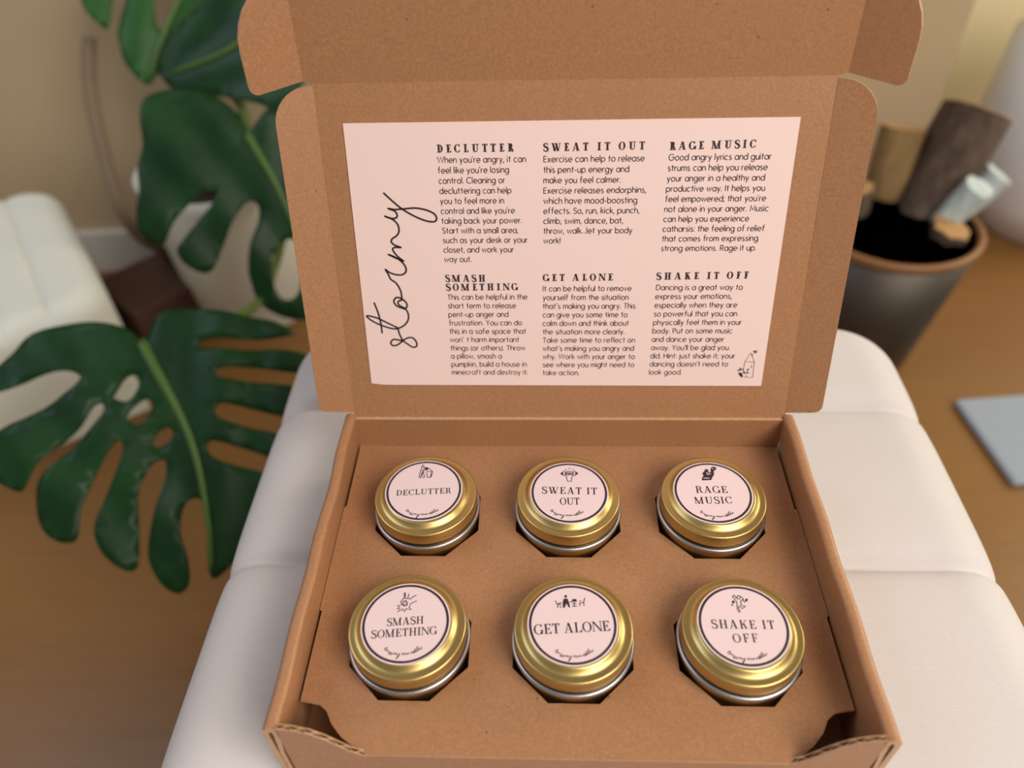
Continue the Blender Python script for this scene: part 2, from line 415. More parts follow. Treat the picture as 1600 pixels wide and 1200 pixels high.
# --- high-contrast serif capitals, cap height 1; t stem, h hairline
def didone(c, t, h):
    rc = lambda x0, y0, x1, y1: [(x0, y0), (x1, y0), (x1, y1), (x0, y1)]
    S = []; sv = t * .62 + .02
    def stem(x, top=True, bot=True):
        S.append(rc(x, 0, x + t, 1))
        if top: S.append(rc(x - sv * .7, 1 - h, x + t + sv * .7, 1))
        if bot: S.append(rc(x - sv * .7, 0, x + t + sv * .7, h))
    def thin(x, top=True, bot=True, g=None):
        g = g or h * 1.2
        S.append(rc(x, 0, x + g, 1))
        if top: S.append(rc(x - sv * .8, 1 - h, x + g + sv * .8, 1))
        if bot: S.append(rc(x - sv * .8, 0, x + g + sv * .8, h))
    def quad(a, b, wd): S.append([(a[0], a[1]), (a[0] + wd, a[1]), (b[0] + wd, b[1]), (b[0], b[1])])
    def bowl(cx, cy, rx, ry, a0, a1, thick, n=22):
        """elliptic stroke, thick at the sides and hairline at top and bottom"""
        P, Wd = [], []
        for i in range(n + 1):
            a = R(a0 + (a1 - a0) * i / n); k = abs(math.cos(a)) ** 1.6
            wd = h + (thick - h) * k
            P.append((cx + (rx - wd / 2) * math.cos(a), cy + (ry - wd / 2) * math.sin(a))); Wd.append(wd)
        S.extend(ribbon(P, Wd))
    if c == 'I': stem(sv); return S, t + 2 * sv
    if c == 'L':
        stem(sv); S.append(rc(sv, 0, .68, h)); S.append([(.68 - h, 0), (.70, 0), (.70, .30), (.70 - h, .30)]); S.append([(.50, h), (.7, h), (.7, .28)]); return S, .72
    if c in 'EF':
        stem(sv); S.append(rc(sv, 1 - h, .64, 1)); S.append([(.48, 1 - h), (.66, 1 - h), (.66, .73)])
        S.append(rc(sv + t, .5 - h / 2, .50, .5 + h / 2)); S.append([(.36, .5), (.51, .68), (.51, .32)])
        if c == 'E':
            S.append(rc(sv, 0, .68, h)); S.append([(.50, h), (.70, h), (.70, .29)])
        return S, .72 if c == 'E' else .68
    if c == 'T':
        stem(.36 - t / 2, False, True); S.append(rc(.02, 1 - h, .70, 1)); S.append([(.02, 1 - h), (.2, 1 - h), (.02, .72)]); S.append([(.7, 1 - h), (.52, 1 - h), (.7, .72)]); return S, .72
    if c == 'H': stem(sv); stem(.62); S.append(rc(sv, .5 - h / 2, .7, .5 + h / 2)); return S, .62 + t + sv
    if c == 'D': stem(sv); S.append(rc(sv, 1 - h, .4, 1)); S.append(rc(sv, 0, .4, h)); bowl(.36, .5, .46, .5, 90, -90, t); return S, .84
    if c == 'O': bowl(.43, .5, .43, .515, 0, 360, t, 36); return S, .86
    if c in 'CG':
        bowl(.43, .5, .43, .515, 40, 320, t, 30)
        S.append([(.72, .98), (.76, .98), (.76, .66), (.73, .66)]); S.append([(.62, .92), (.75, .95), (.75, .70)])
        if c == 'C': S.append([(.60, .10), (.76, .30), (.73, .32)]); return S, .80
        S.append(rc(.66, .02, .66 + t, .42)); S.append(rc(.60, .42 - h, .66 + t + .06, .42)); return S, .88
    if c == 'R':
        stem(sv); S.append(rc(sv, 1 - h, .4, 1)); S.append(rc(sv, .5 - h / 2, .4, .5 + h / 2)); bowl(.38, .75 - h / 4, .30, .25 + h / 4, 90, -90, t)
        S.extend(ribbon([(.42, .5), (.54, .42), (.60, .25), (.66, .06), (.76, .02), (.82, .09)], [h, t * .8, t, t * .8, h, h])); return S, .84
    if c == 'U':
        S.append(rc(sv, .28, sv + t, 1)); S.append(rc(0, 1 - h, 2 * sv + t, 1)); g = h * 1.3
        S.append(rc(.70, .28, .70 + g, 1)); S.append(rc(.70 - sv, 1 - h, .70 + g + sv, 1))
        P, Wd = [], []
        for i in range(13):
            a = R(180 + 180 * i / 12); k = max(0, -math.cos(a)); wd = h * 1.3 + (t - h * 1.3) * k ** 1.5
            P.append(((sv + .70 + g) / 2 + ((.70 + g - sv) / 2 - wd / 2) * math.cos(a), .29 + (.30 - wd / 2) * math.sin(a))); Wd.append(wd)
        S.extend(ribbon(P, Wd)); return S, .72 + g + sv
    if c == 'N':
        thin(.09); thin(.76, True, False); quad((.04, 1), (.76 - t * .6 + h, 0), t * 1.05); return S, .88
    if c == 'M':
        thin(.09, True); S.append(rc(.80, 0, .80 + t, 1)); S.append(rc(.78, 1 - h, .80 + t + sv, 1)); S.append(rc(.80 - sv * .7, 0, .80 + t + sv * .7, h))
        quad((.06, 1), (.43, 0), t * 1.05); quad((.86, 1), (.43 + t * .4, 0), h * 1.2); return S, .82 + t + sv
    if c == 'A':
        quad((.34, 1), (.60, 0), t * 1.05); quad((.38, 1), (.10, 0), h * 1.2); S.append(rc(.20, .32 - h / 2, .62, .32 + h / 2))
        S.append(rc(.0, 0, .26, h)); S.append(rc(.50, 0, .70 + t, h)); return S, .72 + t
    if c == 'K':
        stem(sv); quad((.68, 1), (.24, .42), h * 1.3); quad((.36, .60), (.58, 0), t * 1.05); S.append(rc(.56, 1 - h, .82, 1)); S.append(rc(.48, 0, .66 + t, h)); return S, .68 + t
    if c == 'W':
        quad((.08, 1), (.32, 0), t); quad((.62, 1), (.32 + t * .5, 0), h * 1.2); quad((.48, 1), (.72, 0), t); quad((1.06, 1), (.72 + t * .5, 0), h * 1.2)
        S.append(rc(0, 1 - h, .34, 1)); S.append(rc(.42, 1 - h, .76, 1)); S.append(rc(.96, 1 - h, 1.2, 1)); return S, 1.2
    if c == 'S':
        P = spline([(.56, .74), (.50, .93), (.30, .985), (.10, .88), (.12, .66), (.32, .53), (.52, .40), (.58, .20), (.44, .03), (.24, .015), (.08, .12), (.05, .30)], 4)
        n = len(P); Wd = [h + (t * 1.0 - h) * max(0, math.sin(PI * (i / (n - 1)))) ** 2.2 for i in range(n)]
        S.extend(ribbon([tuple(q) for q in P], Wd)); S.append([(.46, .93), (.58, 1.0), (.58, .68)]); S.append([(.05, 0.0), (.05, .33), (.16, .09)]); return S, .64
    return S, .4
def didone_line(text, a, b, cap, t, h):
    """text whose baseline runs from a to b; the letters keep their cap height, the spacing fills the length"""
    ws = [didone(c, t, h) if c != ' ' else ([], .30) for c in text]
    L = math.hypot(b[0] - a[0], b[1] - a[1]); ux, uy = (b[0] - a[0]) / L, (b[1] - a[1]) / L
    tot = sum(x[1] for x in ws) * cap; gaps = max(1, len(ws) - 1)
    sx = 1.0; tr = (L - tot) / gaps
    if tr < .04 * cap: sx = (L - .04 * cap * gaps) / tot; tr = .04 * cap
    x = 0; out = []
    for polys, adv in ws:
        for q in polys:
            out.append([(a[0] + ux * (x + p_[0] * cap * sx) - uy * p_[1] * cap, a[1] + uy * (x + p_[0] * cap * sx) + ux * p_[1] * cap) for p_ in q])
        x += adv * cap * sx + tr
    return out
def ink(name, polys, O, U, V_, N_, off, mat, parent, scale=.001):
    O, U, V_, N_ = Vector(O), Vector(U), Vector(V_), Vector(N_)
    V, F = [], []
    for q in polys:
        k = len(V); V += [O + U * (p_[0] * scale) + V_ * (p_[1] * scale) + N_ * off for p_ in q]; F.append(tuple(range(k, k + len(q))))
    o = obj(name, (V, F), mat, parent)
    for pl in o.data.polygons:
        pass
    # every stroke faces away from its sheet
    bm = bmesh.new(); bm.from_mesh(o.data)
    for f in bm.faces:
        f.normal_update()
        if f.normal.dot(N_) < 0: f.normal_flip()
    bm.to_mesh(o.data); bm.free()
    return o

# ------------------------------------------------------------------ setting
Zf = -0.48
X, Y, Z = Vector((1, 0, 0)), Vector((0, 1, 0)), Vector((0, 0, 1))
def structure(name, vf, mat): return tag(obj(name, vf, mat), kind='structure')
structure('floor', box(-3.2, 3.2, -1.6, 3.6, Zf - .05, Zf), M_FLOOR)
th = R(4.3); wu = Vector((math.cos(th), math.sin(th), 0)); wn = Vector((math.sin(th), -math.cos(th), 0)); wb0 = Vector((-.93, .92, 0))
def wallbox(u0, u1, d0, d1, z0, z1):
    V, F = box(u0, u1, d0, d1, z0, z1)
    return [wb0 + wu * v[0] - wn * v[1] + Z * v[2] for v in V], F
structure('wall_back', wallbox(-1.8, 1.635, 0, .1, Zf, 1.9), M_WALL)
structure('baseboard_back', wallbox(-1.8, 1.635, -.014, 0, Zf, Zf + .085), M_SKIRT)
# the wall ends at a corner; the wall further back, beside the right-hand window, has warm light in its cream colour
structure('wall_right', box(.4, 2.6, 1.45, 1.55, Zf, 1.9), M_WALL2)

# ------------------------------------------------------------------ upholstered ottoman the box stands on
def cushion(cx, cy, hx, hy, ztop, zbot, seams, puff, rc, re, rows=170, cols=70):
    def sdf(x, y):
        qx, qy = abs(x) - (hx - rc), abs(y) - (hy - rc)
        return math.hypot(max(qx, 0), max(qy, 0)) + min(max(qx, qy), 0) - rc
    def hw(y):
        q = abs(y) - (hy - rc)
        return hx if q <= 0 else hx - rc + math.sqrt(max(0, rc * rc - q * q))
    edges = [-hy] + sorted(seams) + [hy]
    def height(x, y):
        d = max(0, -sdf(x, y))
        drop = 0 if d >= re else re - math.sqrt(max(0, re * re - (re - d) ** 2))
        for a, b in zip(edges, edges[1:]):
            if a <= y <= b:
                t = (y - a) / (b - a) * 2 - 1
                if a == -hy and t < 0: t = 0
                if b == hy and t > 0: t = 0
                return ztop - drop - (puff * abs(t) ** 5 + puff * .7 * math.exp(-((1 - abs(t)) * .071 / .0035) ** 2 * .5)) * (.45 + .55 * min(1, d / .05))
        return ztop - drop
    ys = set()
    for a, b in zip(edges, edges[1:]):
        n = 34
        for i in range(n + 1): ys.add(round(a + (b - a) * (.5 - .5 * math.cos(PI * i / n)), 6))
    ys = sorted(ys)
    V, F = [], []; nc = cols
    for y in ys:
        for i in range(nc + 1):
            u = math.sin(PI * .5 * (2 * i / nc - 1)); x = u * hw(y)
            V.append((cx + x, cy + y, height(x, y)))
    nr = len(ys)
    for r_ in range(nr - 1):
        for i in range(nc):
            a = r_ * (nc + 1) + i; F.append((a, a + 1, a + nc + 2, a + nc + 1))
    loop = [i for i in range(nc + 1)] + [r_ * (nc + 1) + nc for r_ in range(1, nr)] + [(nr - 1) * (nc + 1) + i for i in range(nc - 1, -1, -1)] + [r_ * (nc + 1) for r_ in range(nr - 2, 0, -1)]
    prev = loop
    for k, (ins, z) in enumerate([(0.0, ztop - re * 1.3), (0.0, zbot + .02), (.004, zbot + .006), (.014, zbot)]):
        k0 = len(V)
        for i in loop:
            x, y = V[i][0] - cx, V[i][1] - cy; l_ = math.hypot(x, y) or 1
            V.append((cx + x * (1 - ins / l_), cy + y * (1 - ins / l_), z))
        cur = list(range(k0, k0 + len(loop)))
        for i in range(len(loop)):
            j = (i + 1) % len(loop); F.append((prev[i], cur[i], cur[j], prev[j]))
        prev = cur
    F.append(tuple(prev))
    return V, F
OT = empty('ottoman', (0.026, -0.11, Zf), 'blush white velvet ottoman with cross seams, under the open cardboard box', 'ottoman')
obj('seat_cushion', cushion(.026, -.11, .257, .30, -.031, -.17, [-.241, -.099, .043, .185], .0075, .055, .042), M_FABRIC, OT, True)
bevel(obj('base_frame', box(-.19, .242, -.37, .15, -.20, -.17), M_LEGWOOD, OT), .004)
for sx in (-.17, .222):
    for sy in (-.35, .13):
        obj('leg', lathe([(.011, Zf), (.012, Zf + .004), (.019, -.20)], (sx, sy, 0), 24), M_LEGWOOD, OT, True)

# ------------------------------------------------------------------ the mailer box
BX = empty('mailer_box', (0, -.10, -.031), 'open brown cardboard mailer box holding six gold candle tins', 'box')
KM = [M_KRAFT, M_EDGE]
YF, YB = -.2040, .0028
obj('base_panel', box(-.1455, .1455, YF + .004, YB, -.0309, -.028), M_KRAFT, BX)
def side_wall(s):
    # rolled-over double wall: outer sheet, rounded top, inner sheet
    prof = [(.1465, -.0309), (.1466, .0235)] + [(x, z) for x, z in arcpts(.1430, .0238, .0036, .0040, 0, 90, 6)] + [(x, z) for x, z in arcpts(.1420, .0253, .0028, .0025, 90, 180, 6)] + [(.1400, .012), (.1414, 0.0), (.1414, -.0278),
            (.1436, -.0278), (.1436, 0.0), (.1424, .012), (.1416, .0236), (.1424, .0246), (.1432, .0236), (.1438, .0225), (.1438, -.0309)]
    prof = [(s * x, z) for x, z in prof]
    P, T = tri(prof); n = len(P); V, F, I = [], [], []
    ny = 24
    L = len(prof)
    for k in range(ny + 1):
        y = YF + (YB - YF) * k / ny
        wob = .0006 * math.sin(k * .9 + s) + (.0012 * math.exp(-((k - 17) / 3.) ** 2) if s < 0 else 0)
        for x, z in prof:
            dx = wob * max(0, min(1, z / .02)) * .6
            V.append((x + dx, y, z))
    for k in range(ny):
        for i in range(L):
            j = (i + 1) % L; F.append((k * L + i, k * L + j, (k + 1) * L + j, (k + 1) * L + i)); I.append(0)
    for y, k in ((YF, 0), (YB, ny)):
        base = len(V); V += [(V[k * L + i][0], y, V[k * L + i][2]) for i in range(L)]
        for t in T: F.append(tuple(base + i for i in t)); I.append(1)
    return V, F, I
flat_smooth(obj('side_wall', side_wall(-1), KM, BX), 30)
flat_smooth(obj('side_wall', side_wall(1), KM, BX), 30)
obj('back_wall', slab([(-.1408, -.028), (.1408, -.028), (.1400, .0249), (-.1400, .0249)], (0, 0.0002, 0), X, Z, -Y, .0028), KM, BX)
LEAN = R(16.44); H0 = Vector((0, .0025, .0250)); LV = Vector((0, math.sin(LEAN), math.cos(LEAN))); LN = Vector((0, -math.cos(LEAN), math.sin(LEAN)))
LL = .2065
lid = obj('lid', slab([(-.1400, 0), (.1410, 0), (.1406, LL - .002), (.1400, LL), (-.1400, LL), (-.1408, LL - .002)], H0, X, LV, LN, .003), KM, BX)
def fillet(P, r, n=8):
    """round the listed corners of a polygon: P = [(x, y, radius)]"""
    out = []; k = len(P)
    for i, (x, y, rr) in enumerate(P):
        if rr <= 0: out.append((x, y)); continue
        a = Vector(P[i - 1][:2]) - Vector((x, y)); b = Vector(P[(i + 1) % k][:2]) - Vector((x, y)); a.normalize(); b.normalize()
        ang = a.angle(b); d = rr / math.tan(ang / 2); p0 = Vector((x, y)) + a * d; p1 = Vector((x, y)) + b * d
        c = Vector((x, y)) + (a + b).normalized() * (rr / math.sin(ang / 2))
        a0 = math.atan2(p0.y - c.y, p0.x - c.x); a1 = math.atan2(p1.y - c.y, p1.x - c.x)
        da = (a1 - a0 + PI) % (2 * PI) - PI
        out += [(c.x + rr * math.cos(a0 + da * t / n), c.y + rr * math.sin(a0 + da * t / n)) for t in range(n + 1)]
    return out
FA = R(22)
for s in (-1, 1):
    U = Vector((s * math.cos(FA), 0, 0)) + LN * math.sin(FA)
    Nf = LV.cross(U) * s; Nf = Nf if Nf.dot(LN) > 0 else -Nf
    pl = fillet([(0, .0036, 0), (.0217, .0082, .006), (.0229, .2034, .020), (.0006, .2055, 0)], 0)
    obj('side_flap', slab(pl, H0 + X * (s * .1400), U, LV, Nf, .0028), KM, lid)
TL = R(3.87); T0 = H0 + LV * LL; TV = Vector((0, math.sin(TL), math.cos(TL))); TN = Vector((0, -math.cos(TL), math.sin(TL)))
tuck = obj('tuck_flap', slab([(-.1385, 0), (.1385, 0), (.1455, .0014), (.1455, .055), (-.1460, .055), (-.1460, .0014)], T0, X, TV, TN, .003), KM, lid)
EA = R(28)
for s in (-1, 1):
    U = Vector((s * math.cos(EA), 0, 0)) + TN * math.sin(EA)
    Nf = U.cross(TV) * s; Nf = Nf if Nf.dot(TN) > 0 else -Nf
    pl = fillet([(.0002, .0013, 0), (.0290, -.0026, .0045), (.0296, .0545, .034), (.0002, .0545, 0)], 0)
    obj('ear_flap', slab(pl, T0 + X * (s * .1452), U, TV, Nf, .0028), KM, lid)

# ------------------------------------------------------------------ the cut-out insert with its front panel
IN = empty('cardboard_insert', (0, -.10, -.028), 'flat brown cardboard insert with eight-sided holes around the gold tins', 'box insert')
TINS = [(-.0868, -.0570), (-.0003, -.0570), (.0865, -.0570), (-.0867, -.1448), (.0003, -.1448), (.0875, -.1448)]
octa = lambda c, ap: [(c[0] + ap / math.cos(PI / 8) * math.cos(PI / 8 + k * PI / 4), c[1] + ap / math.cos(PI / 8) * math.sin(PI / 8 + k * PI / 4)) for k in range(8)]
cut = [(.1400, -.1774), (.1357, -.1780), (.1297, -.1792), (.1253, -.1826), (.1216, -.1890), (.1156, -.1952), (.1080, -.2005), (.1012, -.2038)]
half = [(.1396, .0000), (.1396, -.052), (.1410, -.0530), (.1410, -.125), (.1397, -.1262)] + cut
outl = half + [(-x, y) for x, y in reversed(half)]
obj('platform', slab(outl, (0, 0, 0), X, Y, Z, .0016, [octa(c, .0318) for c in TINS]), KM, IN)
# front panel: two liners with the flutes between them; its corners rise to the side walls
tp = [(0, -.0004), (.0985, -.0004), (.1015, -.0010), (.1085, .0040), (.1150, .0125), (.1190, .0175), (.1255, .0235), (.1325, .0266), (.1395, .0280), (.1402, .0280)]
def topz(x):
    x = abs(x)
    for (a, za), (b, zb) in zip(tp, tp[1:]):
        if x <= b: t = (x - a) / (b - a); return za + (zb - za) * t
    return tp[-1][1]
def front_panel():
    xs = sorted(set([s * (x / 1000.) for x in range(0, 141, 1) for s in (-1, 1)]))
    def sheet(yf, thick, mi):
        V, F, I = [], [], []
        for x in xs:
            z = topz(x); V += [(x, yf(x), -.0279), (x, yf(x), z), (x, yf(x) + thick, z), (x, yf(x) + thick, -.0279)]
        for i in range(len(xs) - 1):
            a = i * 4
            for k in range(4): F.append((a + k, a + (k + 1) % 4, a + 4 + (k + 1) % 4, a + 4 + k)); I.append(1 if k == 1 else mi)
        F += [(0, 3, 2, 1), tuple(len(V) - 4 + k for k in range(4))]; I += [1, 1]
        return V, F, I
    y0 = -.2040
    xs0 = xs
    A_ = sheet(lambda x: y0, .0004, 0); B_ = sheet(lambda x: y0 + .0022, .0004, 0)
    xs = [x / 2000. for x in range(-280, 281)]
    C_ = sheet(lambda x: y0 + .0011 + .0008 * math.sin(x / .0062 * 2 * PI), .0003, 1)
    return merge(A_, B_, C_)
obj('front_panel', front_panel(), KM, IN)

# ------------------------------------------------------------------ printed card on the lid
CO = H0
CARD = empty('printed_card', tuple(H0 + LV * .105), 'pink printed advice card with handwritten title, fixed inside the box lid', 'card')
obj('card_sheet', slab([(-.1262, .0251), (-.118, .0241), (.1225, .0233), (.1236, .1858), (-.1262, .1857)], H0 + LN * .0007, X, LV, LN, .0006), M_CARD, CARD).data.materials.append(M_CARD)
def on_card(name, polys, mat=M_INK): return ink(name, polys, CO, X, LV, LN, .00085, mat, CARD)
BLOCKS = [
 ([('DECLUTTER', (-75.0, 169.4), (-31.7, 169.6))], (-75.0, 163.8), (-74.3, 106.0), 49.6,
  ["When you're angry, it can", "feel like you're losing", "control. Cleaning or", "decluttering can help", "you to feel more in", "control and like you're", "taking back your power.", "Start with a small area,", "such as your desk or your", "closet, and work your", "way out."], 0),
 ([('SWEAT IT OUT', (-15.3, 169.4), (40.8, 169.8))], (-15.3, 163.5), (-15.3, 116.9), 57.9,
  ["Exercise can help to release", "this pent-up energy and", "make you feel calmer.", "Exercise releases endorphins,", "which have mood-boosting", "effects. So, run, kick, punch,", "climb, swim, dance, bat,", "throw, walk...let your body", "work!"], 3),
 ([('RAGE MUSIC', (54.2, 169.3), (101.5, 170.0))], (54.2, 163.7), (53.5, 111.8), 56.1,
  ["Good angry lyrics and guitar", "strums can help you release", "your anger in a healthy and", "productive way. It helps you", "feel empowered; that you're", "not alone in your anger. Music", "can help you experience", "catharsis: the feeling of relief", "that comes from expressing", "strong emotions. Rage it up."], 0),
 ([('SMASH', (-74.3, 93.6), (-49.9, 93.5)), ('SOMETHING', (-74.2, 87.95), (-30.8, 88.15))], (-73.7, 82.2), (-73.7, 31.5), 48.3,
  ["This can be helpful in the", "short term to release", "pent-up anger and", "frustration. You can do", "this in a safe space that", "won` t harm important", "things (or others). Throw", "a pillow, smash a", "pumpkin, build a house in", "minecraft and destroy it."], 0),
 ([('GET ALONE', (-15.7, 93.7), (26.25, 93.9))], (-15.7, 87.3), (-15.75, 31.1), 52.9,
  ["It can be helpful to remove", "yourself from the situation", "that's making you angry. This", "can give you some time to", "calm down and think about", "the situation more clearly.", "Take some time to reflect on", "what's making you angry and", "why. Work with your anger to", "see where you might need to", "take action."], 0),
 ([('SHAKE IT OFF', (52.0, 94.2), (106.2, 94.7))], (52.1, 87.7), (51.3, 31.5), 51.1,
  ["Dancing is a great way to", "express your emotions,", "especially when they are", "so powerful that you can", "physically feel them in your", "body. Put on some music", "and dance your anger", "away. You'll be glad you", "did. Hint: just shake it; your", "dancing doesn't need to", "look good."], 0)]
for heads, a, b, wd, lines, ref in BLOCKS:
    pol = []
    for tx, p0, p1 in heads: pol += didone_line(tx, p0, p1, 4.35, .25, .075)
    on_card('heading', pol)
    size, tr = 2.3, .34
    sx = wd / (sans_width(lines[ref], tr) * size)
    pol = []
    for i, tx in enumerate(lines):
        t = i / (len(lines) - 1)
        pol += sans_line(tx, a[0] + (b[0] - a[0]) * t + .2, a[1] + (b[1] - a[1]) * t, size, tr, sx, .185)
    on_card('paragraph', pol, M_INK2)
SCRIPT=[[(-105.8,63.8),(-105.0,59.3),(-103.2,55.2),(-100.3,52.6),(-97.2,50.6),(-94.9,51.5),(-95.0,54.5),(-97.3,57.1),(-100.8,56.7),(-103.7,54.7),(-107.2,52.1),(-110.2,51.9),(-111.0,54.0),(-109.0,56.0),(-105.9,55.5),(-103.2,55.2)],[(-105.8,63.8),(-111.3,66.7),(-118.0,70.3),(-123.9,71.9),(-123.8,70.5),(-119.7,67.4),(-113.4,64.5),(-107.4,63.1),(-102.1,65.1),(-99.0,68.8),(-98.5,72.7),(-99.6,75.7),(-102.1,76.8),(-105.5,78.5),(-106.7,81.5),(-104.7,83.8),(-101.2,82.5),(-98.9,79.6),(-99.5,76.9),(-101.9,77.6),(-104.2,79.4),(-103.7,81.5),(-102.0,82.0),(-101.7,84.9),(-102.2,88.7),(-104.4,93.0),(-107.4,95.4),(-108.5,98.2),(-110.0,101.5),(-107.9,99.8),(-104.4,98.4),(-100.5,98.2),(-97.9,100.0),(-97.7,102.8),(-99.3,105.6),(-102.6,108.6),(-107.5,110.9),(-103.1,108.6),(-98.8,106.8),(-101.7,109.3),(-104.1,112.5),(-104.5,114.4),(-102.7,115.2),(-99.7,115.1),(-103.3,116.6),(-105.0,118.4),(-104.3,120.4),(-101.8,122.0),(-100.0,124.7),(-100.3,128.7),(-103.0,131.8),(-107.5,133.8),(-103.7,132.5),(-101.0,132.8),(-100.2,134.5),(-101.5,136.8),(-105.1,138.3),(-101.5,137.7),(-96.2,138.0),(-89.2,138.4),(-83.3,137.3),(-78.6,135.0),(-77.3,132.2),(-78.7,130.4),(-82.8,130.7),(-88.8,133.0),(-96.3,137.4),(-101.9,142.2),(-107.1,147.4)],[(-119.1,80.6),(-117.3,74.3),(-116.2,67.3),(-115.9,60.1)]]
HOUSE=[[(110.19,40.08),(113.27,46.34),(116.22,40.22)],[(110.44,40.23),(116.35,40.22),(116.28,38.61),(116.34,29.28),(113.14,29.42)],[(110.36,39.79),(110.11,36.26),(110.11,33.89)],[(110.34,29.57),(111.8,29.57),(112.07,30.62),(112.6,30.62),(113.14,29.42)],[(114.54,38.9),(115.06,38.9)],[(114.39,36.84),(115.31,36.84)],[(114.76,35.96),(114.91,38.02)],[(115.92,47.06),(114.34,45.03),(114.74,43.87)],[(114.66,47.79),(115.92,47.06),(116.99,47.93)],[(115.92,47.06),(116.81,46.19)],[(107.73,36.26),(108.06,34.48)],[(106.37,34.19),(107.93,34.48),(108.92,35.08),(109.83,35.22)],[(110.08,34.19),(110.81,32.41),(113.69,32.7)],[(112.39,33.59),(112.67,34.63),(113.36,35.52)],[(107.33,32.7),(109.12,30.92)],[(108.13,32.7),(109.59,30.32)],[(109.92,30.92),(109.52,29.72),(107.7,31.81)],[(109.19,32.7),(109.49,30.02)]]
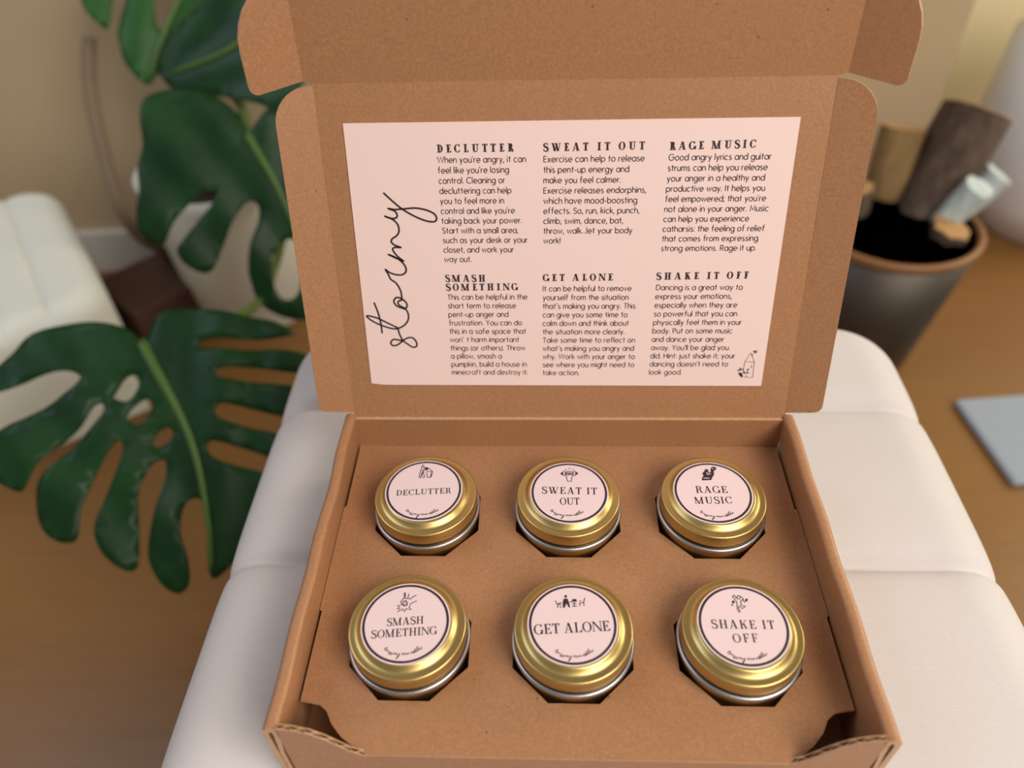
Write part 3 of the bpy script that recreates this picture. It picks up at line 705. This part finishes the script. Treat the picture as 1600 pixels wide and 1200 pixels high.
ICONS=[
[('s',[(-5.1,10.4),(-4.6,16.4),(-4.3,19.0)]),('s',[(-3.3,10.4),(-3.2,14.8),(-4.0,16.4)]),('s',[(-4.3,10.7),(-3.4,14.8)]),('s',[(-1.5,10.5),(-2.8,14.8),(-2.4,18.5)]),('s',[(-4.9,10.4),(-3.7,10.4)]),('s',[(-2.9,10.4),(-1.5,10.5)]),('s',[(-2.9,19.8),(-3.0,19.4),(-3.1,19.1),(-3.4,19.0),(-3.7,19.0),(-4.0,19.2),(-4.2,19.6),(-4.2,20.0),(-4.1,20.4),(-3.9,20.6),(-3.6,20.6),(-3.3,20.5),(-3.0,20.2),(-2.9,19.8)]),('s',[(-4.3,19.0),(-2.2,18.5),(-0.2,18.0)]),('s',[(-4.0,16.6),(-2.0,16.4),(0.1,17.4)]),('s',[(-2.2,18.5),(-1.2,16.4)]),('s',[(-0.9,15.4),(0.3,10.5),(2.1,10.5),(2.1,15.4),(-0.9,15.4)]),('s',[(0.4,18.0),(2.7,15.6),(3.0,14.6),(2.4,10.7)]),('f',[(0.1,17.7),(0.1,17.1),(-0.2,16.6),(-0.6,16.4),(-1.0,16.5),(-1.5,16.8),(-1.7,17.4),(-1.8,18.0),(-1.6,18.5),(-1.3,18.8),(-0.9,18.9),(-0.4,18.7),(-0.0,18.2),(0.1,17.7)])],
[('s',[(-1.1,12.8),(-0.4,8.3),(1.9,8.0),(2.8,12.9)]),('s',[(-1.1,12.8),(-1.3,14.9),(-0.4,15.9),(1.9,15.9),(3.1,15.2),(2.8,12.9)]),('s',[(-0.5,15.4),(-0.3,12.8)]),('s',[(0.3,15.4),(0.5,12.8)]),('s',[(1.1,15.4),(1.2,12.8)]),('s',[(1.9,15.4),(1.9,13.1)]),('s',[(-1.1,13.9),(3.0,13.9)]),('s',[(-1.5,14.4),(-1.6,13.5),(-1.8,12.8),(-2.2,12.4),(-2.6,12.5),(-2.9,13.1),(-3.0,13.9),(-3.0,14.8),(-2.8,15.6),(-2.5,16.2),(-2.1,16.3),(-1.8,16.0),(-1.5,15.3),(-1.5,14.4)]),('s',[(4.8,14.4),(4.7,13.5),(4.4,12.8),(4.1,12.5),(3.7,12.6),(3.4,13.1),(3.2,13.9),(3.3,14.9),(3.5,15.7),(3.8,16.2),(4.2,16.4),(4.5,16.0),(4.8,15.3),(4.8,14.4)]),('f',[(-4.8,14.1),(-3.1,15.6),(-3.2,12.7)]),('f',[(6.5,14.4),(5.0,15.8),(4.9,12.9)]),('f',[(-0.7,17.3),(-0.8,17.1),(-0.9,16.9),(-1.1,16.8),(-1.3,16.8),(-1.4,17.0),(-1.5,17.2),(-1.5,17.4),(-1.4,17.6),(-1.3,17.8),(-1.1,17.8),(-0.9,17.7),(-0.8,17.6),(-0.7,17.3)]),('f',[(1.4,18.3),(1.3,18.0),(1.2,17.8),(1.0,17.7),(0.8,17.8),(0.7,17.9),(0.6,18.1),(0.6,18.4),(0.7,18.6),(0.8,18.7),(1.0,18.8),(1.2,18.7),(1.3,18.5),(1.4,18.3)]),('f',[(3.4,17.5),(3.4,17.2),(3.3,17.1),(3.1,17.0),(2.9,17.0),(2.8,17.2),(2.7,17.4),(2.7,17.6),(2.8,17.8),(2.9,18.0),(3.1,18.0),(3.3,17.9),(3.4,17.7),(3.4,17.5)])],
[('f',[(-5.9,9.3),(-5.6,11.4),(-4.4,12.9),(-4.9,14.9),(-3.5,16.5),(-2.4,18.5),(-0.8,18.0),(-1.0,15.4),(0.3,16.0),(0.8,19.1),(2.1,20.4),(4.0,20.1),(4.1,18.0),(2.4,17.0),(2.1,13.9),(0.8,11.9),(-0.3,9.6)]),('p',[(-2.3,15.7),(-1.6,13.9),(0.1,14.7)]),('p',[(-4.7,11.1),(-1.1,11.0)]),('p',[(1.6,19.1),(2.6,18.3)])],
[('s',[(-3.4,17.8),(-3.2,14.6),(-4.6,12.1),(-4.0,10.6),(-2.4,9.3)]),('s',[(-2.9,17.4),(-2.5,14.6)]),('s',[(-0.8,17.0),(-1.1,14.2)]),('s',[(-3.1,14.2),(-0.0,13.8)]),('s',[(3.3,16.3),(0.5,14.2),(0.2,13.3)]),('s',[(3.9,12.7),(1.3,11.3),(0.4,10.2)]),('s',[(-3.3,12.4),(-2.1,12.8),(-0.9,11.5),(-1.1,9.7),(-2.5,9.7),(-3.5,11.0),(-3.3,12.4)]),('s',[(-2.8,11.7),(-1.6,12.0)]),('s',[(-2.4,10.6),(-1.0,10.8)]),('s',[(-4.3,9.9),(-6.3,9.6),(-4.8,9.0),(-6.2,7.9),(-4.5,7.9),(-5.6,5.9),(-3.6,7.2),(-3.0,7.7),(-1.7,6.2),(-1.3,7.9),(1.6,7.3),(0.2,8.8),(0.7,9.8)])],
[('f',[(-2.9,16.4),(-3.0,16.0),(-3.2,15.7),(-3.6,15.5),(-3.9,15.6),(-4.2,15.8),(-4.4,16.2),(-4.4,16.6),(-4.2,16.9),(-3.9,17.2),(-3.5,17.2),(-3.2,17.1),(-3.0,16.8),(-2.9,16.4)]),('f',[(-4.6,15.1),(-2.7,15.1),(-1.9,12.7),(-1.4,9.8),(-2.2,9.8),(-3.3,12.2),(-4.4,9.5),(-5.2,9.5),(-5.3,13.1)]),('f',[(-0.6,13.3),(-0.1,14.8),(1.9,14.9),(2.3,13.3)]),('s',[(-9.2,13.9),(-8.3,11.5),(-6.1,12.8)]),('s',[(-8.3,11.5),(-5.7,11.7)]),('s',[(-7.7,11.2),(-8.1,9.5)]),('s',[(-6.9,10.8),(-6.1,9.5)]),('s',[(-1.7,13.1),(-0.1,13.1)]),('s',[(-0.2,12.0),(2.0,12.2)]),('s',[(0.8,13.2),(0.8,10.5)]),('s',[(-0.4,10.5),(2.2,10.7)]),('s',[(6.5,15.7),(5.8,13.0),(3.4,12.3)]),('s',[(3.4,13.6),(4.6,13.9)]),('s',[(5.8,12.8),(5.9,10.8)]),('s',[(3.6,12.3),(3.7,10.7)])],
[('s',[(-1.9,18.3),(-2.6,17.2),(-1.6,15.6),(-1.0,14.3),(-1.4,9.9),(-0.8,8.1),(-0.2,8.8),(-0.7,10.8),(-0.0,12.1),(1.2,10.4),(3.1,11.7),(1.9,12.1),(1.0,12.5),(1.2,14.8),(2.2,15.7),(3.1,14.2),(4.0,15.0)]),('s',[(1.3,17.0),(1.1,16.5),(0.8,16.2),(0.4,16.0),(-0.0,16.0),(-0.3,16.3),(-0.4,16.7),(-0.3,17.2),(-0.1,17.6),(0.3,17.9),(0.7,18.0),(1.1,17.8),(1.3,17.4),(1.3,17.0)]),('s',[(-1.9,18.3),(-1.3,18.1),(-0.8,16.3)]),('s',[(1.4,17.7),(2.4,17.0),(2.9,15.4)]),('f',[(-2.0,14.2),(-2.2,13.8),(-2.5,13.4),(-2.8,13.3),(-3.2,13.3),(-3.5,13.6),(-3.6,14.0),(-3.5,14.4),(-3.3,14.8),(-2.9,15.0),(-2.5,15.1),(-2.2,14.9),(-2.0,14.6),(-2.0,14.2)]),('f',[(5.1,15.5),(4.9,15.1),(4.6,14.8),(4.3,14.6),(3.9,14.7),(3.7,14.9),(3.6,15.2),(3.7,15.7),(3.9,16.0),(4.2,16.3),(4.6,16.3),(4.9,16.2),(5.1,15.9),(5.1,15.5)]),('f',[(-3.2,12.4),(-3.3,12.2),(-3.5,12.0),(-3.7,11.9),(-3.9,11.9),(-4.1,12.0),(-4.2,12.3),(-4.1,12.5),(-4.0,12.7),(-3.8,12.9),(-3.5,12.9),(-3.3,12.8),(-3.2,12.6),(-3.2,12.4)])]]
SIGNATURE=[[(-9.7,-16.6),(-9.1,-15.5),(-8.1,-15.4),(-9.0,-16.7),(-8.5,-16.9),(-7.9,-16.6),(-7.7,-17.2),(-7.1,-17.1),(-6.9,-17.7),(-7.1,-18.6),(-6.0,-17.8),(-5.5,-18.2),(-5.9,-19.0),(-6.7,-18.8),(-5.5,-18.9),(-4.3,-18.2),(-3.7,-18.5),(-4.0,-19.1),(-3.2,-18.4),(-2.8,-19.2),(-1.7,-18.5),(-1.4,-19.0),(-2.0,-20.1),(-2.9,-21.4),(-2.7,-20.5),(-1.6,-19.2)],[(0.6,-18.2),(-0.2,-18.4),(-0.2,-19.0),(0.6,-19.0),(1.3,-18.3),(1.3,-18.9),(2.1,-18.8),(2.5,-18.2),(2.6,-18.8),(3.1,-18.2),(3.6,-18.7)],[(5.4,-17.4),(4.5,-17.6),(4.3,-18.3),(5.4,-18.0),(6.0,-16.0),(5.7,-17.9),(6.2,-17.8),(7.3,-14.3),(6.7,-16.9),(6.9,-17.4),(7.5,-17.1),(8.0,-15.2),(7.6,-16.7),(8.2,-16.4),(9.0,-15.8),(9.6,-14.9),(8.8,-16.0),(9.5,-16.1)]]
LEAVES=[
{'name':'low','loc':(-0.427,0.179,-0.19),'n':(0.153,-0.56,0.814),'out':[(10,104),(5,113),(-9,126),(-34,135),(-65,138),(-94,132),(-117,116),(-150,91),(-153,76),(-133,76),(-95,85),(-67,87),(-54,80),(-55,74),(-64,66),(-92,52),(-136,37),(-157,31),(-160,2),(-140,-17),(-124,-28),(-115,-20),(-101,-3),(-80,11),(-57,26),(-43,44),(-35,46),(-37,34),(-61,12),(-94,-11),(-107,-29),(-110,-60),(-100,-80),(-83,-88),(-73,-83),(-67,-57),(-50,-25),(-32,-2),(-22,4),(-22,-11),(-42,-45),(-57,-76),(-54,-102),(-38,-123),(-23,-125),(-17,-84),(-11,-51),(4,-26),(16,-23),(14,-43),(-2,-79),(-13,-115),(-5,-145),(10,-159),(22,-150),(25,-125),(22,-99),(30,-71),(44,-69),(49,-85),(45,-115),(44,-150),(61,-145),(90,-118),(121,-82),(132,-75),(115,-57),(87,-43),(65,-30),(60,-18),(67,-13),(87,-22),(114,-37),(144,-59),(154,-37),(130,-17),(103,-5),(78,9),(74,19),(83,24),(108,14),(139,-1),(165,-8),(173,22),(144,33),(112,43),(84,52),(81,59),(92,62),(121,56),(166,42),(182,57),(150,71),(111,78),(72,88),(67,93),(80,96),(125,87),(166,85),(148,103),(122,114),(90,126),(55,135),(30,132),(20,118)],'holes':[[(-15,27),(-9,36),(5,43),(13,39),(8,27),(-6,19)],[(7,-1),(14,7),(25,10),(28,1),(18,-7),(9,-8)],[(-25,51),(-15,65),(-4,71),(3,65),(-1,54),(-13,45)]],'mid':[(10,104),(21,72),(32,39),(43,-1),(49,-43),(50,-97),(46,-141)]},
{'name':'mid','loc':(-0.419,0.528,-0.08),'n':(0.204,-0.764,0.612),'out':[(39,48),(32,77),(8,102),(-24,114),(-55,115),(-75,106),(-84,82),(-87,55),(-98,29),(-102,-2),(-113,-32),(-111,-55),(-99,-67),(-85,-68),(-68,-44),(-44,-23),(-21,-9),(-10,-11),(-16,-26),(-41,-47),(-63,-68),(-73,-80),(-69,-95),(-53,-110),(-36,-111),(-17,-82),(2,-53),(21,-33),(34,-36),(31,-57),(16,-85),(7,-115),(7,-135),(11,-158),(30,-178),(60,-190),(102,-188),(136,-118),(146,-36),(142,30),(118,73),(79,82),(54,65)],'holes':[[(38,-107),(55,-87),(73,-88),(76,-109),(64,-153),(46,-162),(35,-145)]],'mid':[(39,48),(48,23),(61,-15),(74,-75),(74,-150)]},
{'name':'topleft','loc':(-0.585,0.766,0.039),'n':(0.253,-0.709,0.658),'out':[(-57,69),(-62,43),(-59,17),(-43,-5),(-36,-4),(-28,14),(-16,39),(0,38),(-14,11),(-27,-14),(-29,-36),(-27,-56),(-19,-74),(-7,-87),(6,-82),(24,-62),(54,-43),(90,-21),(124,11),(137,64),(83,98),(-2,98)],'holes':[[(33,30),(27,-4),(30,-17),(40,-17),(51,7),(59,27)]],'mid':[(121,75),(77,35),(27,-31),(-2,-81)]},
{'name':'topmid','loc':(-0.444,0.678,0.024),'n':(-0.104,-0.777,0.621),'out':[(-94,-24),(-89,6),(-65,31),(-30,56),(5,89),(48,114),(109,115),(137,68),(141,4),(118,-45),(94,-87),(75,-71),(57,-64),(12,-57),(-34,-52),(-69,-48)],'holes':[],'mid':[(118,107),(77,51),(9,0),(-72,-27)]}]

pol = []
for st in SCRIPT: pol += ribbon([tuple(q) for q in spline(st, 6)], 1.05)
on_card('script_title', pol)
pol = []
for k, st in enumerate(HOUSE): pol += ribbon(st, .28 if k < 8 else .75)
on_card('house_drawing', pol, M_INK2)

# ------------------------------------------------------------------ candle tins
zb = -.028
def tin_root(i):
    who = ['titled DECLUTTER, back left in the box', 'titled SWEAT IT OUT, back middle in the box', 'titled RAGE MUSIC, back right in the box',
           'titled SMASH SOMETHING, front left in the box', 'titled GET ALONE, front middle in the box', 'titled SHAKE IT OFF, front right in the box'][i]
    return 'round gold candle tin with pink label ' + who
first = empty('candle_tin', (*TINS[0], zb), tin_root(0), 'candle tin', 'gold candle tins in the box')
c0 = Vector((*TINS[0], zb))
parts = [
 flat_smooth(obj('tin_body', lathe([(.0265, .0004), (.0282, 0), (.0293, .0012), (.0303, .003), (.0307, .006), (.0307, .0325), (.0298, .0335), (.0292, .0375), (.0270, .0378)], c0), M_GOLDB, first), 50),
 obj('rolled_rim', lathe([(.0311 + .0015 * math.cos(a), .0349 + .0015 * math.sin(a)) for a in [2 * PI * k / 14 for k in range(15)]], c0), M_SILVER, first, True),
 flat_smooth(obj('lid', lathe([(.0298, .0386), (.0304, .0382), (.0309, .0386), (.0310, .0392), (.0310, .0458), (.03085, .0464), (.0304, .0468), (.0298, .0469), (.0286, .0468), (.0275, .0468),
       (.0266, .0470), (.0258, .0475), (.0249, .0483), (.0243, .0489), (.0238, .0494), (.0232, .0495), (.0002, .0495)], c0, 128), M_GOLD, first), 40)]
# thin faces at the closed ring ends of a lathe are not wanted on the rolled rim
bm = bmesh.new(); bm.from_mesh(parts[1].data)
bmesh.ops.delete(bm, geom=[f for f in bm.faces if len(f.verts) > 4], context='FACES'); bmesh.ops.remove_doubles(bm, verts=bm.verts, dist=1e-6); bm.to_mesh(parts[1].data); bm.free()
LABEL_AT = [(-.9, .8), (.5, -.3), (-.7, .4), (-.4, -.2), (-.4, .4), (.1, 1.0)]
TITLES = [
 [('DECLUTTER', (-17.3, -3.9), (16.0, -1.7), 4.3)],
 [('SWEAT IT', (-16.0, -1.5), (17.3, -2.0), 5.2), ('OUT', (-5.2, -9.9), (6.5, -9.8), 5.2)],
 [('RAGE', (-10.8, -.3), (8.2, -.2), 5.2), ('MUSIC', (-12.5, -8.5), (9.6, -8.1), 5.0)],
 [('SMASH', (-10.1, -2.4), (9.1, -.6), 4.4), ('SOMETHING', (-17.2, -9.5), (16.7, -6.5), 4.5)],
 [('GET ALONE', (-20.3, -6.1), (19.0, -3.3), 5.7)],
 [('SHAKE IT', (-16.3, -1.2), (15.9, -1.2), 4.9), ('OFF', (-6.7, -9.0), (6.1, -8.6), 4.8)]]
TROT = [3.8, -.5, .5, 5.0, 4.1, .4]
for i in range(6):
    if i == 0: t = first
    else:
        t = first.copy(); COL.objects.link(t); t.location = (*TINS[i], zb); LOC[t.name] = Vector((*TINS[i], zb)); t['label'] = tin_root(i)
        for q in parts:
            c = q.copy(); COL.objects.link(c); c.parent = t; c.location = (0, 0, 0)
    zt = Vector((*TINS[i], zb + .0495)); ox, oy = LABEL_AT[i]
    lc = zt + Vector((ox * .001, oy * .001, 0))
    lab = obj('label', lathe([(.0234, 0.0), (.0235, .00012), (.0233, .0002), (.0001, .0002)], lc, 96), M_LABEL, t)
    ring = []
    for k in range(96):
        a, b = 2 * PI * k / 96, 2 * PI * (k + 1) / 96
        ring.append([(22.65 * math.cos(a), 22.65 * math.sin(a)), (22.65 * math.cos(b), 22.65 * math.sin(b)), (21.35 * math.cos(b), 21.35 * math.sin(b)), (21.35 * math.cos(a), 21.35 * math.sin(a))])
    ink('border_ring', ring, lc, X, Y, Z, .00028, M_INK, lab)
    pol = []
    for tx, a, b, cap in TITLES[i]: pol += didone_line(tx, a, b, cap, .165, .055)
    ink('title_lettering', pol, zt, X, Y, Z, .00028, M_INK, lab)
    pol, light = [], []
    for kind, st in ICONS[i]:
        if kind == 's': pol += ribbon(st, .45)
        elif kind == 'f':
            P, T = tri(st); pol += [[P[j] for j in f] for f in T]
        else: light += ribbon(st, .5)
    ink('drawing', pol, zt, X, Y, Z, .00028, M_INK, lab)
    if light: ink('drawing_highlight', light, zt, X, Y, Z, .00032, M_LABEL, lab)
    ca, sa = math.cos(R(TROT[i] - 4.1)), math.sin(R(TROT[i] - 4.1)); pol = []
    for st in SIGNATURE:
        pol += ribbon([tuple(q) for q in spline([(x * ca - (y + 1.0) * sa, x * sa + (y + 1.0) * ca) for x, y in st], 4)], .36)
    ink('signature', pol, zt, X, Y, Z, .00028, M_INK2, lab)

# ------------------------------------------------------------------ monstera in its pot
POT = Vector((-.55, .80, Zf))
pt = empty('plant_pot', tuple(POT), 'white round pot on the floor behind the monstera leaves', 'plant pot')
obj('pot_body', lathe([(.095, 0), (.102, .004), (.128, .26), (.130, .28), (.124, .28), (.120, .25), (.11, .245)], POT, 64), M_WHITEPOT, pt, True)
obj('soil', lathe([(.112, .235), (.112, .25), (.001, .252)], POT, 48), M_SOIL, pt)
PL = empty('monstera_plant', (POT.x, POT.y, Zf + .25), 'big dark green monstera with slotted leaves, left of the ottoman', 'plant')
def leaf(d, mat):
    P0 = Vector(d['loc']); n = Vector(d['n']).normalized(); e1 = Z.cross(n).normalized(); e2 = n.cross(e1)
    s = .001
    rnd = lambda L: [(q[0] * s, q[1] * s) for q in spline([(x, y) for x, y in L] + [L[0]], 3)[:-1]]
    P, T = tri(rnd(d['out']), [rnd(h) for h in d['holes']], .014)
    mid = [Vector((x * s, y * s)) for x, y in d['mid']]
    ax = (mid[-1] - mid[0]).normalized(); nx = Vector((-ax.y, ax.x))
    def bend(x, y):
        q = Vector((x, y)) - mid[0]; a = abs(q.dot(nx)); l_ = q.dot(ax)
        return -.55 * a * a + .10 * a - .25 * l_ * l_ + .003 * math.sin(a * 90 + l_ * 30)
    V = [P0 + e1 * x + e2 * y + n * bend(x, y) for x, y in P]
    o = obj('leaf', (V, T), mat, PL, True)
    m_ = o.modifiers.new('thickness', 'SOLIDIFY'); m_.thickness = .0009
    pm = spline([(q.x, q.y, 0) for q in mid], 4)
    path = [P0 + e1 * q.x + e2 * q.y + n * (bend(q.x, q.y) + .0012) for q in pm]
    nn = len(path)
    obj('midrib', tube(path, [.0052 * (1 - .75 * i / nn) + .0008 for i in range(nn)], 10), M_VEIN, o, True)
    return path[0], n
tops = []
for d in LEAVES:
    tops.append(leaf(d, M_LEAFB if d['name'] == 'topleft' else M_LEAF))
crown = POT + Vector((0, 0, .25))
for k, (q, n) in enumerate(tops):
    b = crown + Vector((.03 * (k - 1.5), -.02, 0))
    path = [tuple(b), tuple(b + (q - b) * .35 + Vector((0, .05, .10 + .02 * k))), tuple(b + (q - b) * .8 + Vector((0, .04, .05)) - n * .03), tuple(q - n * .004)]
    if LEAVES[k]['name'] == 'low':
        path = [tuple(b), (-.42, .70, -.20), (-.385, .47, -.215), (-.415, .345, -.175), tuple(q - n * .004)]
    obj('petiole', tube(spline(path, 8), .006, 10), M_PETIOLE, PL, True)
obj('aerial_stem', tube(spline([(-.689, .817, -.003), (-.690, .77, -.059), (-.668, .701, -.129), (-.650, .66, -.20), (-.685, .74, -.30), (-.700, .84, -.40), (-.70, .88, -.478)], 8), .010, 10), M_AERIAL, PL, True)

# ------------------------------------------------------------------ other things around the room
bxw = empty('wooden_box', (-.70, .735, Zf), 'dark brown wooden box on the floor beside the white pot', 'box')
def rotbox(c, ax_deg, l_, d_, z0, z1):
    u = Vector((math.cos(R(ax_deg)), math.sin(R(ax_deg)), 0)); v = Vector((-u.y, u.x, 0)); c = Vector((c[0], c[1], 0))
    V, F = box(-l_ / 2, l_ / 2, -d_ / 2, d_ / 2, z0, z1)
    return [c + u * q[0] + v * q[1] + Z * q[2] for q in V], F
bevel(obj('box_body', rotbox((-.70, .735), 48, .13, .14, Zf, -.395), M_BROWN, bxw), .004)
bevel(obj('box_lid', rotbox((-.70, .735), 48, .136, .146, -.395, -.38), M_BROWN, bxw), .003)

PF = Vector((-.915, .568, Zf))
pf = empty('floor_pouf', tuple(PF), 'low white fabric pouf with pale cross seams at the left edge', 'pouf')
Vc, Fc = cushion(0, 0, .21, .20, 0, -.17, [-.12, -.06, 0, .06, .12], .005, .06, .035)
ang = R(-54)
Vc = [(PF.x + x * math.cos(ang) - y * math.sin(ang), PF.y + x * math.sin(ang) + y * math.cos(ang), -.25 + z) for x, y, z in Vc]
obj('pouf_cover', (Vc, Fc), M_FABRIC2, pf, True)
obj('pouf_base', rotbox((PF.x, PF.y), -54, .39, .37, Zf, -.42), M_FABRIC2, pf)

BK = Vector((.51, .68, Zf))
bk = empty('log_bucket', tuple(BK), 'grey metal bucket of firewood with a tan rim, behind the ottoman', 'bucket')
obj('bucket_body', lathe([(.085, 0), (.088, .003), (.123, .233), (.119, .233), (.085, .012), (.001, .010)], BK, 64), M_STEEL, bk, True)
obj('bucket_rim', lathe([(.121 + .006 * math.cos(a), .234 + .007 * math.sin(a)) for a in [2 * PI * k / 12 for k in range(13)]], BK, 64), M_COPPER, bk, True)
def log(a, b, r0, r1, mat, label, flat=.75, seed=0, group='firewood in the bucket'):
    random.seed(seed)
    a, b = Vector(a), Vector(b); d = (b - a).normalized(); u = d.cross(Z).normalized(); v = u.cross(d)
    t = empty('firewood_log', tuple(a), label, 'log', group)
    n = 14; V, F = [], []
    rad = [1 + random.uniform(-.16, .16) for _ in range(n)]
    steps = 7
    for i in range(steps + 1):
        f = i / steps; r_ = r0 + (r1 - r0) * f
        for k in range(n):
            th_ = 2 * PI * k / n; rr = r_ * rad[k] * (1 + random.uniform(-.04, .04))
            V.append(a + (b - a) * f + u * (rr * math.cos(th_)) + v * (rr * math.sin(th_) * flat))
    for i in range(steps):
        for k in range(n):
            j = (k + 1) % n; F.append((i * n + k, i * n + j, (i + 1) * n + j, (i + 1) * n + k))
    F.append(tuple(range(n - 1, -1, -1)))
    obj('bark', (V, F), mat, t, True)
    obj('cut_end', ([q + d * .0015 for q in V[-n:]] + V[-n:], [tuple(range(n))] + [(k, (k + 1) % n, n + (k + 1) % n, n + k) for k in range(n)]), M_END if mat is not M_BIRCH else M_BIRCH, t)
log((.495, .662, -.455), (.630, .785, -.118), .052, .050, M_BARK, 'long dark bark log leaning out of the bucket to the right', .85, 3)
log((.508, .715, -.455), (.535, .80, -.15), .030, .032, M_SPLIT, 'pale split log standing at the back of the bucket', .8, 5)
log((.545, .650, -.455), (.580, .648, -.235), .026, .030, M_BARK, 'short dark log in front of the long leaning log', .9, 8)
log((.468, .700, -.455), (.448, .725, -.21), .030, .036, M_BARK, 'short dark log behind the right flap of the box lid', .9, 21)
log((.54, .72, -.40), (.614, .678, -.186), .022, .024, M_BIRCH, 'pale grey birch log poking over the right rim of the bucket', .9, 11)
log((.56, .755, -.40), (.676, .747, -.203), .022, .025, M_BIRCH, 'pale grey birch log behind its twin above the bucket rim', .9, 14)

DR = Vector((.98, 1.06, Zf))
dr = empty('white_vase', tuple(DR), 'large white ceramic floor vase standing right of the log bucket', 'vase')
obj('vase_body', lathe([(.09, 0), (.10, .004), (.14, .08), (.17, .23), (.165, .36), (.13, .41), (.11, .415), (.105, .41), (.12, .38), (.06, .35)], DR, 64), M_DRUM, dr, True)
tag(bevel(obj('floor_mat', rotbox((.85, .47), 6, .44, .17, Zf, Zf + .012), M_RUG, at=(.85, .47, Zf)), .006), 'pale blue grey mat on the wooden floor right of the ottoman', 'mat')
